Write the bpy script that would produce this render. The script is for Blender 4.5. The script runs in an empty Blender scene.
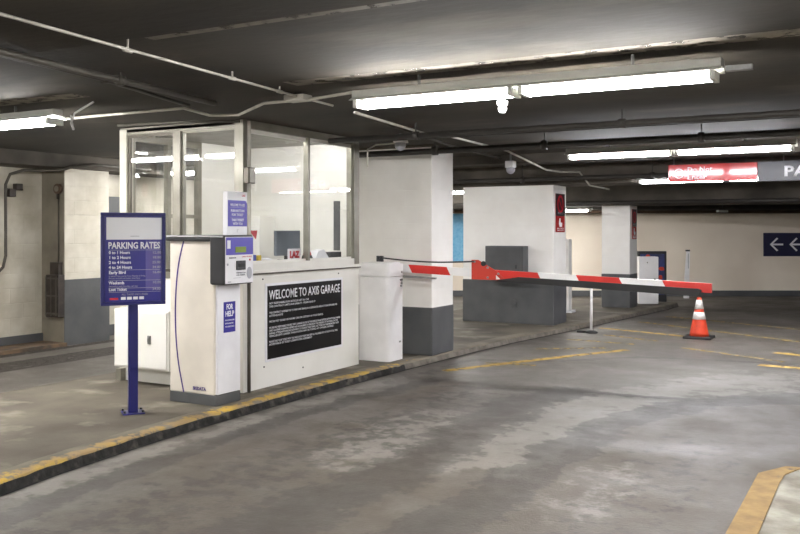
import bpy, bmesh, math, random
from mathutils import Vector, Matrix, noise
random.seed(7)
SC = bpy.context.scene
COL = SC.collection
PI = math.pi

# ------------------------------------------------------------------ camera, world, exposure
EYE = 1.58
YAW = math.radians(29.1)
cam_d = bpy.data.cameras.new('camera'); cam = bpy.data.objects.new('camera', cam_d); COL.objects.link(cam)
cam.location = (0, 0, EYE); cam.rotation_euler = (PI/2, 0, YAW)
cam_d.sensor_width = 36; cam_d.lens = 880/800*36; cam_d.shift_y = -36/800
cam_d.clip_end = 200
SC.camera = cam
w = bpy.data.worlds.new('world'); SC.world = w; w.use_nodes = True
w.node_tree.nodes['Background'].inputs[0].default_value = (.8, .85, 1, 1)
w.node_tree.nodes['Background'].inputs[1].default_value = .05
SC.view_settings.view_transform = 'Standard'; SC.view_settings.look = 'None'
SC.view_settings.gamma = 1; SC.view_settings.use_curve_mapping = False
SC.view_settings.exposure = 2.42
TUBE = 34.0          # emission of the fluorescent tubes
SC.cycles.max_bounces = 10; SC.cycles.diffuse_bounces = 6; SC.cycles.transparent_max_bounces = 16
SC.cycles.use_denoising = True
SC.cycles.sample_clamp_indirect = 6

# ------------------------------------------------------------------ materials
def lin(c):
    return tuple(((x/255)/12.92 if x/255 <= .04045 else ((x/255+.055)/1.055)**2.4) for x in c) + (1,)

def mat(name, c1, c2=None, rough=.6, scale=3, metal=0, bump=0, bscale=40, detail=6, spec=.4, emit=0, stretch=(1,1,1), lo=.35, hi=.65, coat=0, c3=None, s3=12, f3=(.55,.7)):
    m = bpy.data.materials.new(name); m.use_nodes = True
    nt = m.node_tree; b = nt.nodes['Principled BSDF']
    b.inputs['Roughness'].default_value = rough; b.inputs['Metallic'].default_value = metal
    b.inputs['Specular IOR Level'].default_value = spec
    if coat: b.inputs['Coat Weight'].default_value = coat
    tc = nt.nodes.new('ShaderNodeTexCoord'); mp = nt.nodes.new('ShaderNodeMapping')
    nt.links.new(tc.outputs['Object'], mp.inputs['Vector']); mp.inputs['Scale'].default_value = stretch
    n = nt.nodes.new('ShaderNodeTexNoise'); n.inputs['Scale'].default_value = scale; n.inputs['Detail'].default_value = detail
    nt.links.new(mp.outputs[0], n.inputs['Vector'])
    r = nt.nodes.new('ShaderNodeValToRGB')
    if c2 is None: c2 = tuple(x*.94 for x in c1)
    r.color_ramp.elements[0].position = lo; r.color_ramp.elements[1].position = hi
    r.color_ramp.elements[0].color = lin(c2); r.color_ramp.elements[1].color = lin(c1)
    nt.links.new(n.outputs['Fac'], r.inputs[0])
    out = r.outputs[0]
    if c3 is not None:
        n3 = nt.nodes.new('ShaderNodeTexNoise'); n3.inputs['Scale'].default_value = s3; n3.inputs['Detail'].default_value = 8
        nt.links.new(mp.outputs[0], n3.inputs['Vector'])
        r3 = nt.nodes.new('ShaderNodeMapRange'); r3.inputs[1].default_value = f3[0]; r3.inputs[2].default_value = f3[1]
        nt.links.new(n3.outputs['Fac'], r3.inputs[0])
        mx = nt.nodes.new('ShaderNodeMix'); mx.data_type = 'RGBA'
        nt.links.new(r3.outputs[0], mx.inputs[0]); nt.links.new(out, mx.inputs[6]); mx.inputs[7].default_value = lin(c3)
        out = mx.outputs[2]
    nt.links.new(out, b.inputs['Base Color'])
    if emit:
        nt.links.new(out, b.inputs['Emission Color']); b.inputs['Emission Strength'].default_value = emit
    if bump:
        nb = nt.nodes.new('ShaderNodeTexNoise'); nb.inputs['Scale'].default_value = bscale; nb.inputs['Detail'].default_value = 5
        nt.links.new(mp.outputs[0], nb.inputs['Vector'])
        bp = nt.nodes.new('ShaderNodeBump'); bp.inputs['Strength'].default_value = bump; bp.inputs['Distance'].default_value = .01
        nt.links.new(nb.outputs['Fac'], bp.inputs['Height']); nt.links.new(bp.outputs[0], b.inputs['Normal'])
    return m

def block_wall(name, c1, c2, rough=.6, joint=.35):
    """painted concrete blocks: courses show as shallow grooves"""
    m = mat(name, c1, c2, rough=rough, scale=2.2, detail=8)
    nt = m.node_tree; b = nt.nodes['Principled BSDF']
    tc = nt.nodes.new('ShaderNodeTexCoord')
    sp = nt.nodes.new('ShaderNodeSeparateXYZ'); nt.links.new(tc.outputs['Object'], sp.inputs[0])
    ad = nt.nodes.new('ShaderNodeMath'); ad.operation = 'ADD'; nt.links.new(sp.outputs[0], ad.inputs[0]); nt.links.new(sp.outputs[1], ad.inputs[1])
    cb = nt.nodes.new('ShaderNodeCombineXYZ'); nt.links.new(ad.outputs[0], cb.inputs[0]); nt.links.new(sp.outputs[2], cb.inputs[1])
    br = nt.nodes.new('ShaderNodeTexBrick'); nt.links.new(cb.outputs[0], br.inputs['Vector'])
    br.inputs['Scale'].default_value = 1; br.inputs['Brick Width'].default_value = .4; br.inputs['Row Height'].default_value = .2
    br.inputs['Mortar Size'].default_value = .006; br.inputs['Mortar Smooth'].default_value = .6
    bp = nt.nodes.new('ShaderNodeBump'); bp.invert = True; bp.inputs['Strength'].default_value = joint; bp.inputs['Distance'].default_value = .004
    nt.links.new(br.outputs['Fac'], bp.inputs['Height']); nt.links.new(bp.outputs[0], b.inputs['Normal'])
    return m

def glass_mat(name, tint=(.975,.98,.98,1), boost=.0):
    m = bpy.data.materials.new(name); m.use_nodes = True; nt = m.node_tree; nt.nodes.clear()
    o = nt.nodes.new('ShaderNodeOutputMaterial'); t = nt.nodes.new('ShaderNodeBsdfTransparent'); g = nt.nodes.new('ShaderNodeBsdfGlossy')
    t.inputs[0].default_value = tint; g.inputs['Roughness'].default_value = .02; g.inputs[0].default_value = (1,1,1,1)
    f = nt.nodes.new('ShaderNodeFresnel'); f.inputs[0].default_value = 1.5
    a = nt.nodes.new('ShaderNodeMath'); a.operation = 'ADD'; a.inputs[1].default_value = boost
    nt.links.new(f.outputs[0], a.inputs[0])
    ge = nt.nodes.new('ShaderNodeNewGeometry'); iv = nt.nodes.new('ShaderNodeMath'); iv.operation = 'SUBTRACT'; iv.inputs[0].default_value = 1
    nt.links.new(ge.outputs['Backfacing'], iv.inputs[1])
    mu = nt.nodes.new('ShaderNodeMath'); mu.operation = 'MULTIPLY'; nt.links.new(a.outputs[0], mu.inputs[0]); nt.links.new(iv.outputs[0], mu.inputs[1]); a = mu
    mx = nt.nodes.new('ShaderNodeMixShader'); nt.links.new(a.outputs[0], mx.inputs[0]); nt.links.new(t.outputs[0], mx.inputs[1]); nt.links.new(g.outputs[0], mx.inputs[2])
    nt.links.new(mx.outputs[0], o.inputs[0]); return m

def emit_mat(name, col, s):
    m = bpy.data.materials.new(name); m.use_nodes = True; nt = m.node_tree; nt.nodes.clear()
    o = nt.nodes.new('ShaderNodeOutputMaterial'); e = nt.nodes.new('ShaderNodeEmission')
    e.inputs[0].default_value = col; e.inputs[1].default_value = s; nt.links.new(e.outputs[0], o.inputs[0]); return m

def marking_mat(name, col, cover=.5):
    """worn road paint and other patchy overlays: noise holes show the surface below"""
    m = bpy.data.materials.new(name); m.use_nodes = True; nt = m.node_tree; b = nt.nodes['Principled BSDF']
    b.inputs['Base Color'].default_value = lin(col); b.inputs['Roughness'].default_value = .7
    n = nt.nodes.new('ShaderNodeTexNoise'); n.inputs['Scale'].default_value = 9; n.inputs['Detail'].default_value = 8
    tc = nt.nodes.new('ShaderNodeTexCoord'); nt.links.new(tc.outputs['Object'], n.inputs['Vector'])
    r = nt.nodes.new('ShaderNodeMapRange'); r.inputs[1].default_value = 1-cover-.12; r.inputs[2].default_value = 1-cover+.12; r.inputs[4].default_value = .8
    nt.links.new(n.outputs['Fac'], r.inputs[0]); nt.links.new(r.outputs[0], b.inputs['Alpha'])
    return m

M = {}
M['old_wall'] = block_wall('old_cream_block_paint', (208,203,190), (178,171,154), joint=.7)
M['column_white'] = block_wall('column_white_paint', (240,238,234), (231,228,223), joint=.3)
M['grey_paint'] = mat('grey_wall_paint', (84,85,86), (72,73,75), rough=.55)
M['beige_wall'] = mat('beige_far_wall', (232,221,205), (218,205,188), scale=.6)
M['ceiling'] = mat('ceiling_concrete', (72,66,56), (42,38,31), rough=.9, scale=.9, bump=.25, bscale=18, lo=.3, hi=.7, c3=(102,94,80), s3=.9, f3=(.56,.74), stretch=(.5,1,1))
M['beam'] = mat('beam_concrete', (94,88,80), (62,58,52), rough=.9, scale=1.5, bump=.2)
M['island'] = mat('island_concrete', (101,94,83), (74,68,59), rough=.9, scale=1.4, bump=.25, bscale=60, detail=10, c3=(132,126,114), s3=2.4, f3=(.56,.72))
M['kerb_face'] = mat('kerb_black_face', (44,42,40), (22,21,20), rough=.9, scale=14, bump=.5, c3=(72,68,63), s3=7, f3=(.54,.66))
M['kerb_face_grey'] = mat('kerb_grey_face', (112,106,98), (84,79,72), rough=.9, scale=9, bump=.4)
M['booth_white'] = mat('booth_white_paint', (228,226,221), (216,214,206), rough=.45, scale=1.6)
M['booth_frame'] = mat('booth_frame_metal', (134,131,120), (114,110,99), rough=.4, scale=4, metal=.25)
M['booth_dark_frame'] = mat('booth_bronze_edge', (92,86,76), (72,67,58), rough=.4, metal=.3)
M['machine_cream'] = mat('machine_cream', (226,218,205), rough=.35)
M['machine_white'] = mat('machine_white', (232,231,235), rough=.35)
M['charcoal'] = mat('charcoal_plastic', (56,56,58), (48,48,50), rough=.4)
M['plinth'] = mat('plinth_grey', (84,85,86), (72,73,74), rough=.6)
M['violet'] = mat('violet_panel', (84,76,170), (78,70,160), rough=.4)
M['violet_dark'] = mat('violet_line', (66,44,120), rough=.4)
M['help_blue'] = mat('help_sign_blue', (50,44,140), rough=.4)
M['sign_blue'] = mat('sign_frame_blue', (32,32,98), (28,28,88), rough=.35)
M['sign_field'] = mat('sign_field_blue', (50,48,128), rough=.3)
M['sign_light'] = mat('sign_column_lavender', (92,86,150), rough=.3)
M['paper'] = mat('white_paper', (226,226,230), (220,220,224), rough=.5)
M['text_white'] = mat('white_lettering', (235,235,240), rough=.5)
M['text_grey'] = mat('grey_lettering', (168,168,176), rough=.5)
M['text_dark'] = mat('dark_lettering', (50,50,70), rough=.5)
M['black_sign'] = mat('black_sign_face', (17,16,16), (14,13,13), rough=.4, spec=.2)
M['red'] = mat('red_paint', (206,44,34), (190,38,30), rough=.4)
M['plate_red'] = mat('plate_red', (190,54,38), (172,48,34), rough=.45)
M['laz_red'] = mat('logo_red', (196,30,48), rough=.4)
M['arm_white'] = mat('arm_white', (232,230,230), (218,216,216), rough=.4)
M['black_rubber'] = mat('black_rubber', (34,33,33), (28,27,27), rough=.6)
M['metal'] = mat('galvanised_metal', (150,150,148), (124,124,122), rough=.4, metal=.6, scale=8)
M['conduit'] = mat('painted_conduit', (204,200,190), (172,168,158), rough=.45, metal=.3, scale=6)
M['conduit_dark'] = mat('dusty_conduit', (92,88,80), (70,66,60), rough=.6, metal=.3)
M['pipe_dark'] = mat('dark_sprinkler_pipe', (52,48,44), (40,37,34), rough=.6)
M['pipe_brown'] = mat('brown_pipe', (92,72,56), (74,58,46), rough=.6)
M['orange'] = mat('cone_orange', (206,66,34), (178,52,28), rough=.5, scale=8, c3=(120,50,36), s3=22, f3=(.66,.72))
M['cone_white'] = mat('cone_white_band', (226,224,220), (196,192,186), rough=.5, scale=20, c3=(110,106,100), s3=30, f3=(.64,.7))
M['fixture'] = mat('fixture_white', (196,196,190), (180,180,172), rough=.4)
M['tube'] = emit_mat('fluorescent_tube_glow', (1.0,.985,.97,1), TUBE)
M['tube_far'] = emit_mat('fluorescent_tube_cool_glow', (.95,.95,1.0,1), TUBE*.75)
M['booth_fill'] = emit_mat('booth_fill_glow', (1.0,.98,.97,1), TUBE*.8)
M['glass'] = glass_mat('window_glass', boost=.07)
M['screen'] = mat('monitor_grey', (104,110,118), (96,102,110), rough=.35)
M['kerb_orange'] = mat('rusty_orange_kerb', (112,90,68), (70,62,54), rough=.9, scale=6)
M['red_sign'] = mat('red_sign_face', (170,48,50), (160,44,46), rough=.10, spec=.35)
M['dark_sign'] = mat('dark_sign_face', (60,60,66), rough=.3, spec=.2)
M['navy'] = mat('navy_sign', (36,36,66), rough=.4)
M['poster_blue'] = mat('light_blue_poster', (92,158,196), (120,176,206), rough=.4, scale=14)
M['display_blue'] = mat('display_blue', (40,52,112), (28,34,70), rough=.3, scale=6)
M['black_frame'] = mat('black_frame', (26,26,28), rough=.4)
M['dark_box'] = mat('dark_brown_box', (56,48,42), (40,34,30), rough=.6, scale=12)
M['lcd'] = mat('lcd_green', (120,140,50), rough=.3)
M['yellow'] = mat('yellow_plastic', (220,190,60), rough=.5)
M['blue_item'] = mat('blue_plastic', (60,76,170), rough=.5)
M['skin_brown'] = mat('brown_door', (120,108,92), rough=.5)
M['lane_yellow'] = marking_mat('lane_yellow', (190,156,72), .60)
M['lane_yellow_faint'] = marking_mat('lane_yellow_faint', (176,150,78), .52)

def kerb_top_mat():
    m = mat('worn_yellow_kerb', (118,110,97), (90,84,74), rough=.85, scale=3)
    nt = m.node_tree; b = nt.nodes['Principled BSDF']; src = b.inputs['Base Color'].links[0].from_socket
    tc = nt.nodes.new('ShaderNodeTexCoord')
    n = nt.nodes.new('ShaderNodeTexNoise'); n.inputs['Scale'].default_value = 11; n.inputs['Detail'].default_value = 12; n.inputs['Roughness'].default_value = .65
    nt.links.new(tc.outputs['Object'], n.inputs['Vector'])
    at = nt.nodes.new('ShaderNodeAttribute'); at.attribute_name = 'edge'
    mu = nt.nodes.new('ShaderNodeMath'); mu.operation = 'MULTIPLY_ADD'; mu.inputs[1].default_value = .30; nt.links.new(at.outputs['Fac'], mu.inputs[0]); nt.links.new(n.outputs['Fac'], mu.inputs[2])
    r = nt.nodes.new('ShaderNodeMapRange'); r.inputs[1].default_value = .70; r.inputs[2].default_value = .79; nt.links.new(mu.outputs[0], r.inputs[0])
    n2 = nt.nodes.new('ShaderNodeTexNoise'); n2.inputs['Scale'].default_value = 2.5; nt.links.new(tc.outputs['Object'], n2.inputs['Vector'])
    r2 = nt.nodes.new('ShaderNodeValToRGB'); r2.color_ramp.elements[0].position=.45; r2.color_ramp.elements[1].position=.62
    r2.color_ramp.elements[0].color = lin((140,118,82)); r2.color_ramp.elements[1].color = lin((176,144,58)); nt.links.new(n2.outputs['Fac'], r2.inputs[0])
    mx = nt.nodes.new('ShaderNodeMix'); mx.data_type='RGBA'; nt.links.new(r.outputs[0], mx.inputs[0]); nt.links.new(src, mx.inputs[6]); nt.links.new(r2.outputs[0], mx.inputs[7])
    nt.links.new(mx.outputs[2], b.inputs['Base Color']); return m
M['kerb_top'] = kerb_top_mat()

def floor_mat():
    m = bpy.data.materials.new('lane_concrete'); m.use_nodes = True; nt = m.node_tree; b = nt.nodes['Principled BSDF']
    tc = nt.nodes.new('ShaderNodeTexCoord')
    def N(s, d=8, st=(1,1,1)):
        mp = nt.nodes.new('ShaderNodeMapping'); mp.inputs['Scale'].default_value = st; nt.links.new(tc.outputs['Object'], mp.inputs[0])
        n = nt.nodes.new('ShaderNodeTexNoise'); n.inputs['Scale'].default_value = s; n.inputs['Detail'].default_value = d; n.inputs['Roughness'].default_value = .66; nt.links.new(mp.outputs[0], n.inputs['Vector']); return n
    def mix(fac, a, c):
        x = nt.nodes.new('ShaderNodeMix'); x.data_type = 'RGBA'; nt.links.new(fac, x.inputs[0]); nt.links.new(a, x.inputs[6]); x.inputs[7].default_value = lin(c); return x.outputs[2]
    def rng(s, lo, hi, a=0, z=1):
        r = nt.nodes.new('ShaderNodeMapRange'); r.inputs[1].default_value=lo; r.inputs[2].default_value=hi; r.inputs[3].default_value=a; r.inputs[4].default_value=z; nt.links.new(s, r.inputs[0]); return r.outputs[0]
    base = nt.nodes.new('ShaderNodeValToRGB'); nt.links.new(N(.8).outputs['Fac'], base.inputs[0])
    base.color_ramp.elements[0].position=.35; base.color_ramp.elements[1].position=.65
    base.color_ramp.elements[0].color = lin((85,80,74)); base.color_ramp.elements[1].color = lin((101,96,90))
    c = mix(rng(N(22,8).outputs['Fac'], .5, .7, 0, .45), base.outputs[0], (74,69,64))
    c = mix(rng(N(11,12).outputs['Fac'], .60, .68, 0, .4), c, (126,121,114))
    c = mix(rng(N(2.6,12).outputs['Fac'], .54, .62, 0, .4), c, (80,73,65))
    a = nt.nodes.new('ShaderNodeAttribute'); a.attribute_name = 'stain'
    sep = nt.nodes.new('ShaderNodeSeparateColor'); nt.links.new(a.outputs['Color'], sep.inputs[0])
    # red channel: dark tyre grime, green: brown film, blue: pale scraped concrete and the painted-in lit lane middle
    def thr(ch, nz, lo, hi, mx):
        ad = nt.nodes.new('ShaderNodeMath'); ad.operation='MULTIPLY_ADD'; ad.inputs[1].default_value = 1.0
        nt.links.new(ch, ad.inputs[0])
        sb = nt.nodes.new('ShaderNodeMath'); sb.operation='MULTIPLY_ADD'; sb.inputs[1].default_value=3.0; sb.inputs[2].default_value=-1.5
        nt.links.new(nz, sb.inputs[0]); nt.links.new(sb.outputs[0], ad.inputs[2])
        g = nt.nodes.new('ShaderNodeMath'); g.operation='MULTIPLY'; nt.links.new(rng(ad.outputs[0], lo, hi, 0, mx), g.inputs[0]); nt.links.new(rng(ch, .02, .25), g.inputs[1]); return g.outputs[0]
    c = mix(thr(sep.outputs[1], N(1.3,12).outputs['Fac'], .2, .8, .75), c, (76,68,58))
    c = mix(thr(sep.outputs[2], N(4,12).outputs['Fac'], .3, .6, .5), c, (134,130,124))
    c = mix(thr(sep.outputs[0], N(7,12).outputs['Fac'], .42, .66, .62), c, (54,50,46))
    nt.links.new(c, b.inputs['Base Color'])
    nt.links.new(rng(N(1.1).outputs['Fac'], .35, .65, .42, .68), b.inputs['Roughness'])
    b.inputs['Specular IOR Level'].default_value = .35
    bp = nt.nodes.new('ShaderNodeBump'); bp.inputs['Strength'].default_value=.4; bp.inputs['Distance'].default_value=.008
    nt.links.new(N(45,6).outputs['Fac'], bp.inputs['Height']); nt.links.new(bp.outputs[0], b.inputs['Normal'])
    return m
M['floor'] = floor_mat()

# ------------------------------------------------------------------ mesh builder
class MB:
    def __init__(s, frame=None):
        s.bm = bmesh.new(); s.f = frame or (lambda p: Vector(p)); s.mi = 0
    def V(s, p): return s.bm.verts.new(s.f(p))
    def F(s, vs):
        try:
            f = s.bm.faces.new(vs); f.material_index = s.mi; return f
        except ValueError: return None
    def box(s, x0, x1, y0, y1, z0, z1, bev=0):
        P = [(x,y,z) for z in (z0,z1) for y in (y0,y1) for x in (x0,x1)]
        v = [s.V(p) for p in P]
        fs = [s.F([v[i] for i in q]) for q in ((0,2,3,1),(4,5,7,6),(0,1,5,4),(2,6,7,3),(0,4,6,2),(1,3,7,5))]
        if bev:
            es = list({e for f in fs for e in f.edges})
            rb = bmesh.ops.bevel(s.bm, geom=es, offset=bev, segments=2, affect='EDGES', profile=.5)
            for f in rb['faces']: f.material_index = s.mi
        return s
    def prism(s, pts, h, axis='y', a=0):
        """pts 2-D outline, extruded from a to h along axis"""
        def P(p, t):
            return {'y': (p[0], t, p[1]), 'x': (t, p[0], p[1]), 'z': (p[0], p[1], t)}[axis]
        A = [s.V(P(p, a)) for p in pts]; B = [s.V(P(p, h)) for p in pts]; n = len(pts)
        s.F(A[::-1]); s.F(B)
        for i in range(n): s.F([A[i], A[(i+1)%n], B[(i+1)%n], B[i]])
        return s
    def tube(s, pts, r, n=8, cap=True):
        pts = [s.f(p) for p in pts]; rings = []; up0 = None
        for i, p in enumerate(pts):
            d = (pts[min(i+1, len(pts)-1)] - pts[max(i-1, 0)]).normalized()
            if up0 is None: up0 = Vector((0,0,1)) if abs(d.z) < .9 else Vector((1,0,0))
            a = d.cross(up0)
            if a.length < 1e-4: a = d.cross(Vector((0,1,0)))
            a.normalize(); b = a.cross(d).normalized(); up0 = b
            rr = r[i] if isinstance(r, (list,tuple)) else r
            rings.append([s.bm.verts.new(p + (a*math.cos(t)+b*math.sin(t))*rr) for t in [2*PI*k/n for k in range(n)]])
        for i in range(len(rings)-1):
            for k in range(n):
                f = s.F([rings[i][k], rings[i][(k+1)%n], rings[i+1][(k+1)%n], rings[i+1][k]])
                if f: f.smooth = n > 6
        if cap: s.F(rings[0][::-1]); s.F(rings[-1])
        return s
    def lathe(s, prof, c=(0,0), n=24, axis='z'):
        rings = []
        for r_, z in prof:
            rings.append([s.V((c[0]+r_*math.cos(2*PI*k/n), c[1]+r_*math.sin(2*PI*k/n), z)) for k in range(n)])
        for i in range(len(rings)-1):
            for k in range(n):
                f = s.F([rings[i][k], rings[i][(k+1)%n], rings[i+1][(k+1)%n], rings[i+1][k]])
                if f: f.smooth = True
        s.F(rings[0][::-1]); s.F(rings[-1]); return s
    def ball(s, c, r, squash=1, n=14):
        prof = [(max(r*math.sin(t), 1e-4), c[2]-r*squash*math.cos(t)) for t in [PI*k/8 for k in range(9)]]
        return s.lathe(prof, (c[0], c[1]), n)
    def quad(s, *pts): s.F([s.V(p) for p in pts]); return s
    def grid_text(s, *a): pass
    def build(s, name, mats, parent=None, origin=None):
        bmesh.ops.recalc_face_normals(s.bm, faces=s.bm.faces)
        me = bpy.data.meshes.new(name)
        if origin is None:
            if parent is not None: origin = world_loc(parent)
            elif len(s.bm.verts):
                xs = [v.co.x for v in s.bm.verts]; ys = [v.co.y for v in s.bm.verts]; zs = [v.co.z for v in s.bm.verts]
                origin = Vector(((min(xs)+max(xs))/2, (min(ys)+max(ys))/2, min(zs)))
        origin = Vector(origin)
        bmesh.ops.translate(s.bm, verts=s.bm.verts, vec=-origin)
        s.bm.to_mesh(me); s.bm.free()
        if not isinstance(mats, (list,tuple)): mats = [mats]
        for m in mats: me.materials.append(M[m] if isinstance(m, str) else m)
        o = bpy.data.objects.new(name, me); COL.objects.link(o)
        if parent is not None:
            o.parent = parent; o.location = origin - world_loc(parent)
        else: o.location = origin
        return o

def world_loc(o):
    l = Vector((0,0,0))
    while o is not None: l += Vector(o.location); o = o.parent
    return l
def thing(name, loc, label, cat, group=None):
    o = bpy.data.objects.new(name, None); COL.objects.link(o); o.location = loc; o.empty_display_size = .1
    return tag(o, label, cat, group)
def tag(o, label, cat, group=None, kind=None):
    o['label'] = label; o['category'] = cat
    if group: o['group'] = group
    if kind: o['kind'] = kind
    return o
def struct(o, label=None):
    o['kind'] = 'structure'
    if label: o['label'] = label
    return o
def frame(O, R, U=(0,0,1)):
    """local (x right, y out of the face, z up) -> world"""
    O = Vector(O); R = Vector(R).normalized(); U = Vector(U).normalized(); Nn = R.cross(U).normalized()
    return lambda p: O + R*p[0] + Nn*p[1] + U*p[2]
XF = lambda O: frame(O, (0,1,0))        # face that looks along +X : local x = +Y, out = +X
YF = lambda O: frame(O, (1,0,0))        # face that looks along -Y : local x = +X, out = -Y

def text(body, h, fr, pos, m, parent, name='lettering', width=None, align='LEFT', bold=0.0, out=.002, thick=.001, label=None):
    cu = bpy.data.curves.new('txt', 'FONT'); cu.body = body; cu.size = 1; cu.align_x = align; cu.offset = bold; cu.resolution_u = 2
    t = bpy.data.objects.new('txt', cu); COL.objects.link(t)
    dg = bpy.context.evaluated_depsgraph_get(); me = bpy.data.meshes.new_from_object(t.evaluated_get(dg))
    COL.objects.unlink(t); bpy.data.objects.remove(t); bpy.data.curves.remove(cu)
    xs = [v.co.x for v in me.vertices]; 
    if not xs: return None
    ky = h/.70; kx = ky
    if width: kx = width/max(max(xs)-min(xs), 1e-6)
    O = world_loc(parent)
    bm = bmesh.new(); bm.from_mesh(me); bpy.data.meshes.remove(me)
    for v in bm.verts: v.co = fr((pos[0]+v.co.x*kx, out+v.co.z, pos[1]+v.co.y*ky))
    r = bmesh.ops.extrude_face_region(bm, geom=list(bm.faces))
    n = fr((0,1,0)) - fr((0,0,0))
    for g in r['geom']:
        if isinstance(g, bmesh.types.BMVert): g.co += n*thick
    bmesh.ops.translate(bm, verts=bm.verts, vec=-O)
    bmesh.ops.recalc_face_normals(bm, faces=bm.faces)
    me = bpy.data.meshes.new(name); bm.to_mesh(me); bm.free(); me.materials.append(M[m])
    o = bpy.data.objects.new(name, me); COL.objects.link(o); o.parent = parent
    return o

# view-aligned frame of the far wall (the far wall does not run square to the lane)
VD = Vector((-math.sin(YAW), math.cos(YAW), 0)); VR = Vector((math.cos(YAW), math.sin(YAW), 0))
FARD = 21.3
WF = frame(VD*FARD, VR)     # local x along wall, y out towards the lane, z up

CEIL = 2.62
# ------------------------------------------------------------------ floor with stains
def seg_dist(x, y, pts):
    best = 9
    for (ax, ay), (bx, by) in zip(pts, pts[1:]):
        dx, dy = bx-ax, by-ay; t = max(0, min(1, ((x-ax)*dx+(y-ay)*dy)/(dx*dx+dy*dy)))
        d = math.hypot(x-ax-t*dx, y-ay-t*dy)
        if d < best: best = d
    return best
STREAKS = [  # polyline, half width, strength, channel
    ([(-2.3,3.0),(-2.05,4.8),(-2.08,5.5),(-2.01,6.9),(-1.87,7.6),(-1.66,8.2),(-1.22,8.7),(-.74,9.1),(.4,9.6)], .16, 1.3, 0),
    ([(-2.95,3.4),(-2.83,5.1),(-2.84,5.7),(-2.92,6.6),(-2.94,7.8),(-2.74,8.4)], .24, 1.1, 0),
    ([(-3.7,3.2),(-3.6,4.6),(-3.55,6.2),(-3.6,7.6)], .35, .55, 0),
    ([(-3.95,8.02),(-2.85,8.36),(-1.55,8.55),(-.72,8.8),(.8,9.1)], .06, 1.0, 0),
    ([(-4.1,2.5),(-4.22,3.1),(-4.29,3.6),(-4.36,3.95),(-4.44,4.8),(-4.43,6.2),(-4.31,7.74),(-4.2,8.4)], .10, 1.1, 0),
    ([(-4.5,8.6),(-4.49,9.83),(-3.48,10.3),(-2.74,11.1),(-1.58,11.3),(0,11.2)], .07, .8, 0),
    ([(-1.3,4.4),(-1.3,5.6),(-1.25,6.6)], .35, .4, 0),
    ([(-1.0,2),(-.95,5),(-.6,7.2),(.3,8.2),(2,8.6)], .95, 1.0, 1),
    ([(-3.2,1.5),(-3.1,4.8)], 1.1, .8, 1),
    ([(-3.9,2.5),(-4.0,8)], .3, .6, 1),
    ([(-2.45,5.6),(-2.45,7.2),(-2.1,8.3),(-1.4,9.8)], .34, .8, 2),  # brighter lit middle of the lane, painted into the floor colour
    ([(-1.2,9.9),(1,10.3)], .5, .7, 2),
    ([(-3.3,5.3),(-3.3,6.6)], .3, .7, 2),
    ([(-1.6,4.8),(-1.55,5.8)], .2, .4, 2),
    ([(-4.6,3),(-4.65,8)], .14, .6, 2),
]
def make_floor():
    bm = bmesh.new(); lay = bm.verts.layers.float_color.new('stain')
    xs = [-10.4,-9.8,-9.2,-8.6,-8.0,-7.4,-6.5,-5.2]; x = -5.0
    while x < 2.0: xs.append(x); x += .05
    xs += [2,3,4.5,6,8]
    ys = [-7,-4,-2,0,1]; y = 1.2
    while y < 12.4: ys.append(y); y += .05
    ys += [12.5,13.5,15,17,19,21,23,26,30]
    rows = []
    for yy in ys:
        row = []
        for xx in xs:
            v = bm.verts.new((xx, yy, 0)); c = [0,0,0]
            if -5.1 < xx < 2.2 and 1 < yy < 12.6:
                jx = xx + .10*noise.noise(Vector((xx*2.2, yy*2.2, 0))); jy = yy + .10*noise.noise(Vector((xx*2.2, yy*2.2, 5)))
                for pts, wd, st, ch in STREAKS:
                    d = seg_dist(jx, jy, pts)
                    c[ch] = max(c[ch], st*max(0, 1-(d/(wd*1.7))**2))
            v[lay] = (c[0], c[1], c[2], 1)
            row.append(v)
        rows.append(row)
    for j in range(len(ys)-1):
        for i in range(len(xs)-1): bm.faces.new([rows[j][i], rows[j][i+1], rows[j+1][i+1], rows[j+1][i]])
    me = bpy.data.meshes.new('floor'); bm.to_mesh(me); bm.free(); me.materials.append(M['floor'])
    o = bpy.data.objects.new('floor', me); COL.objects.link(o); struct(o, 'worn grey concrete driving lane floor with dark tyre marks')
make_floor()

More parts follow.
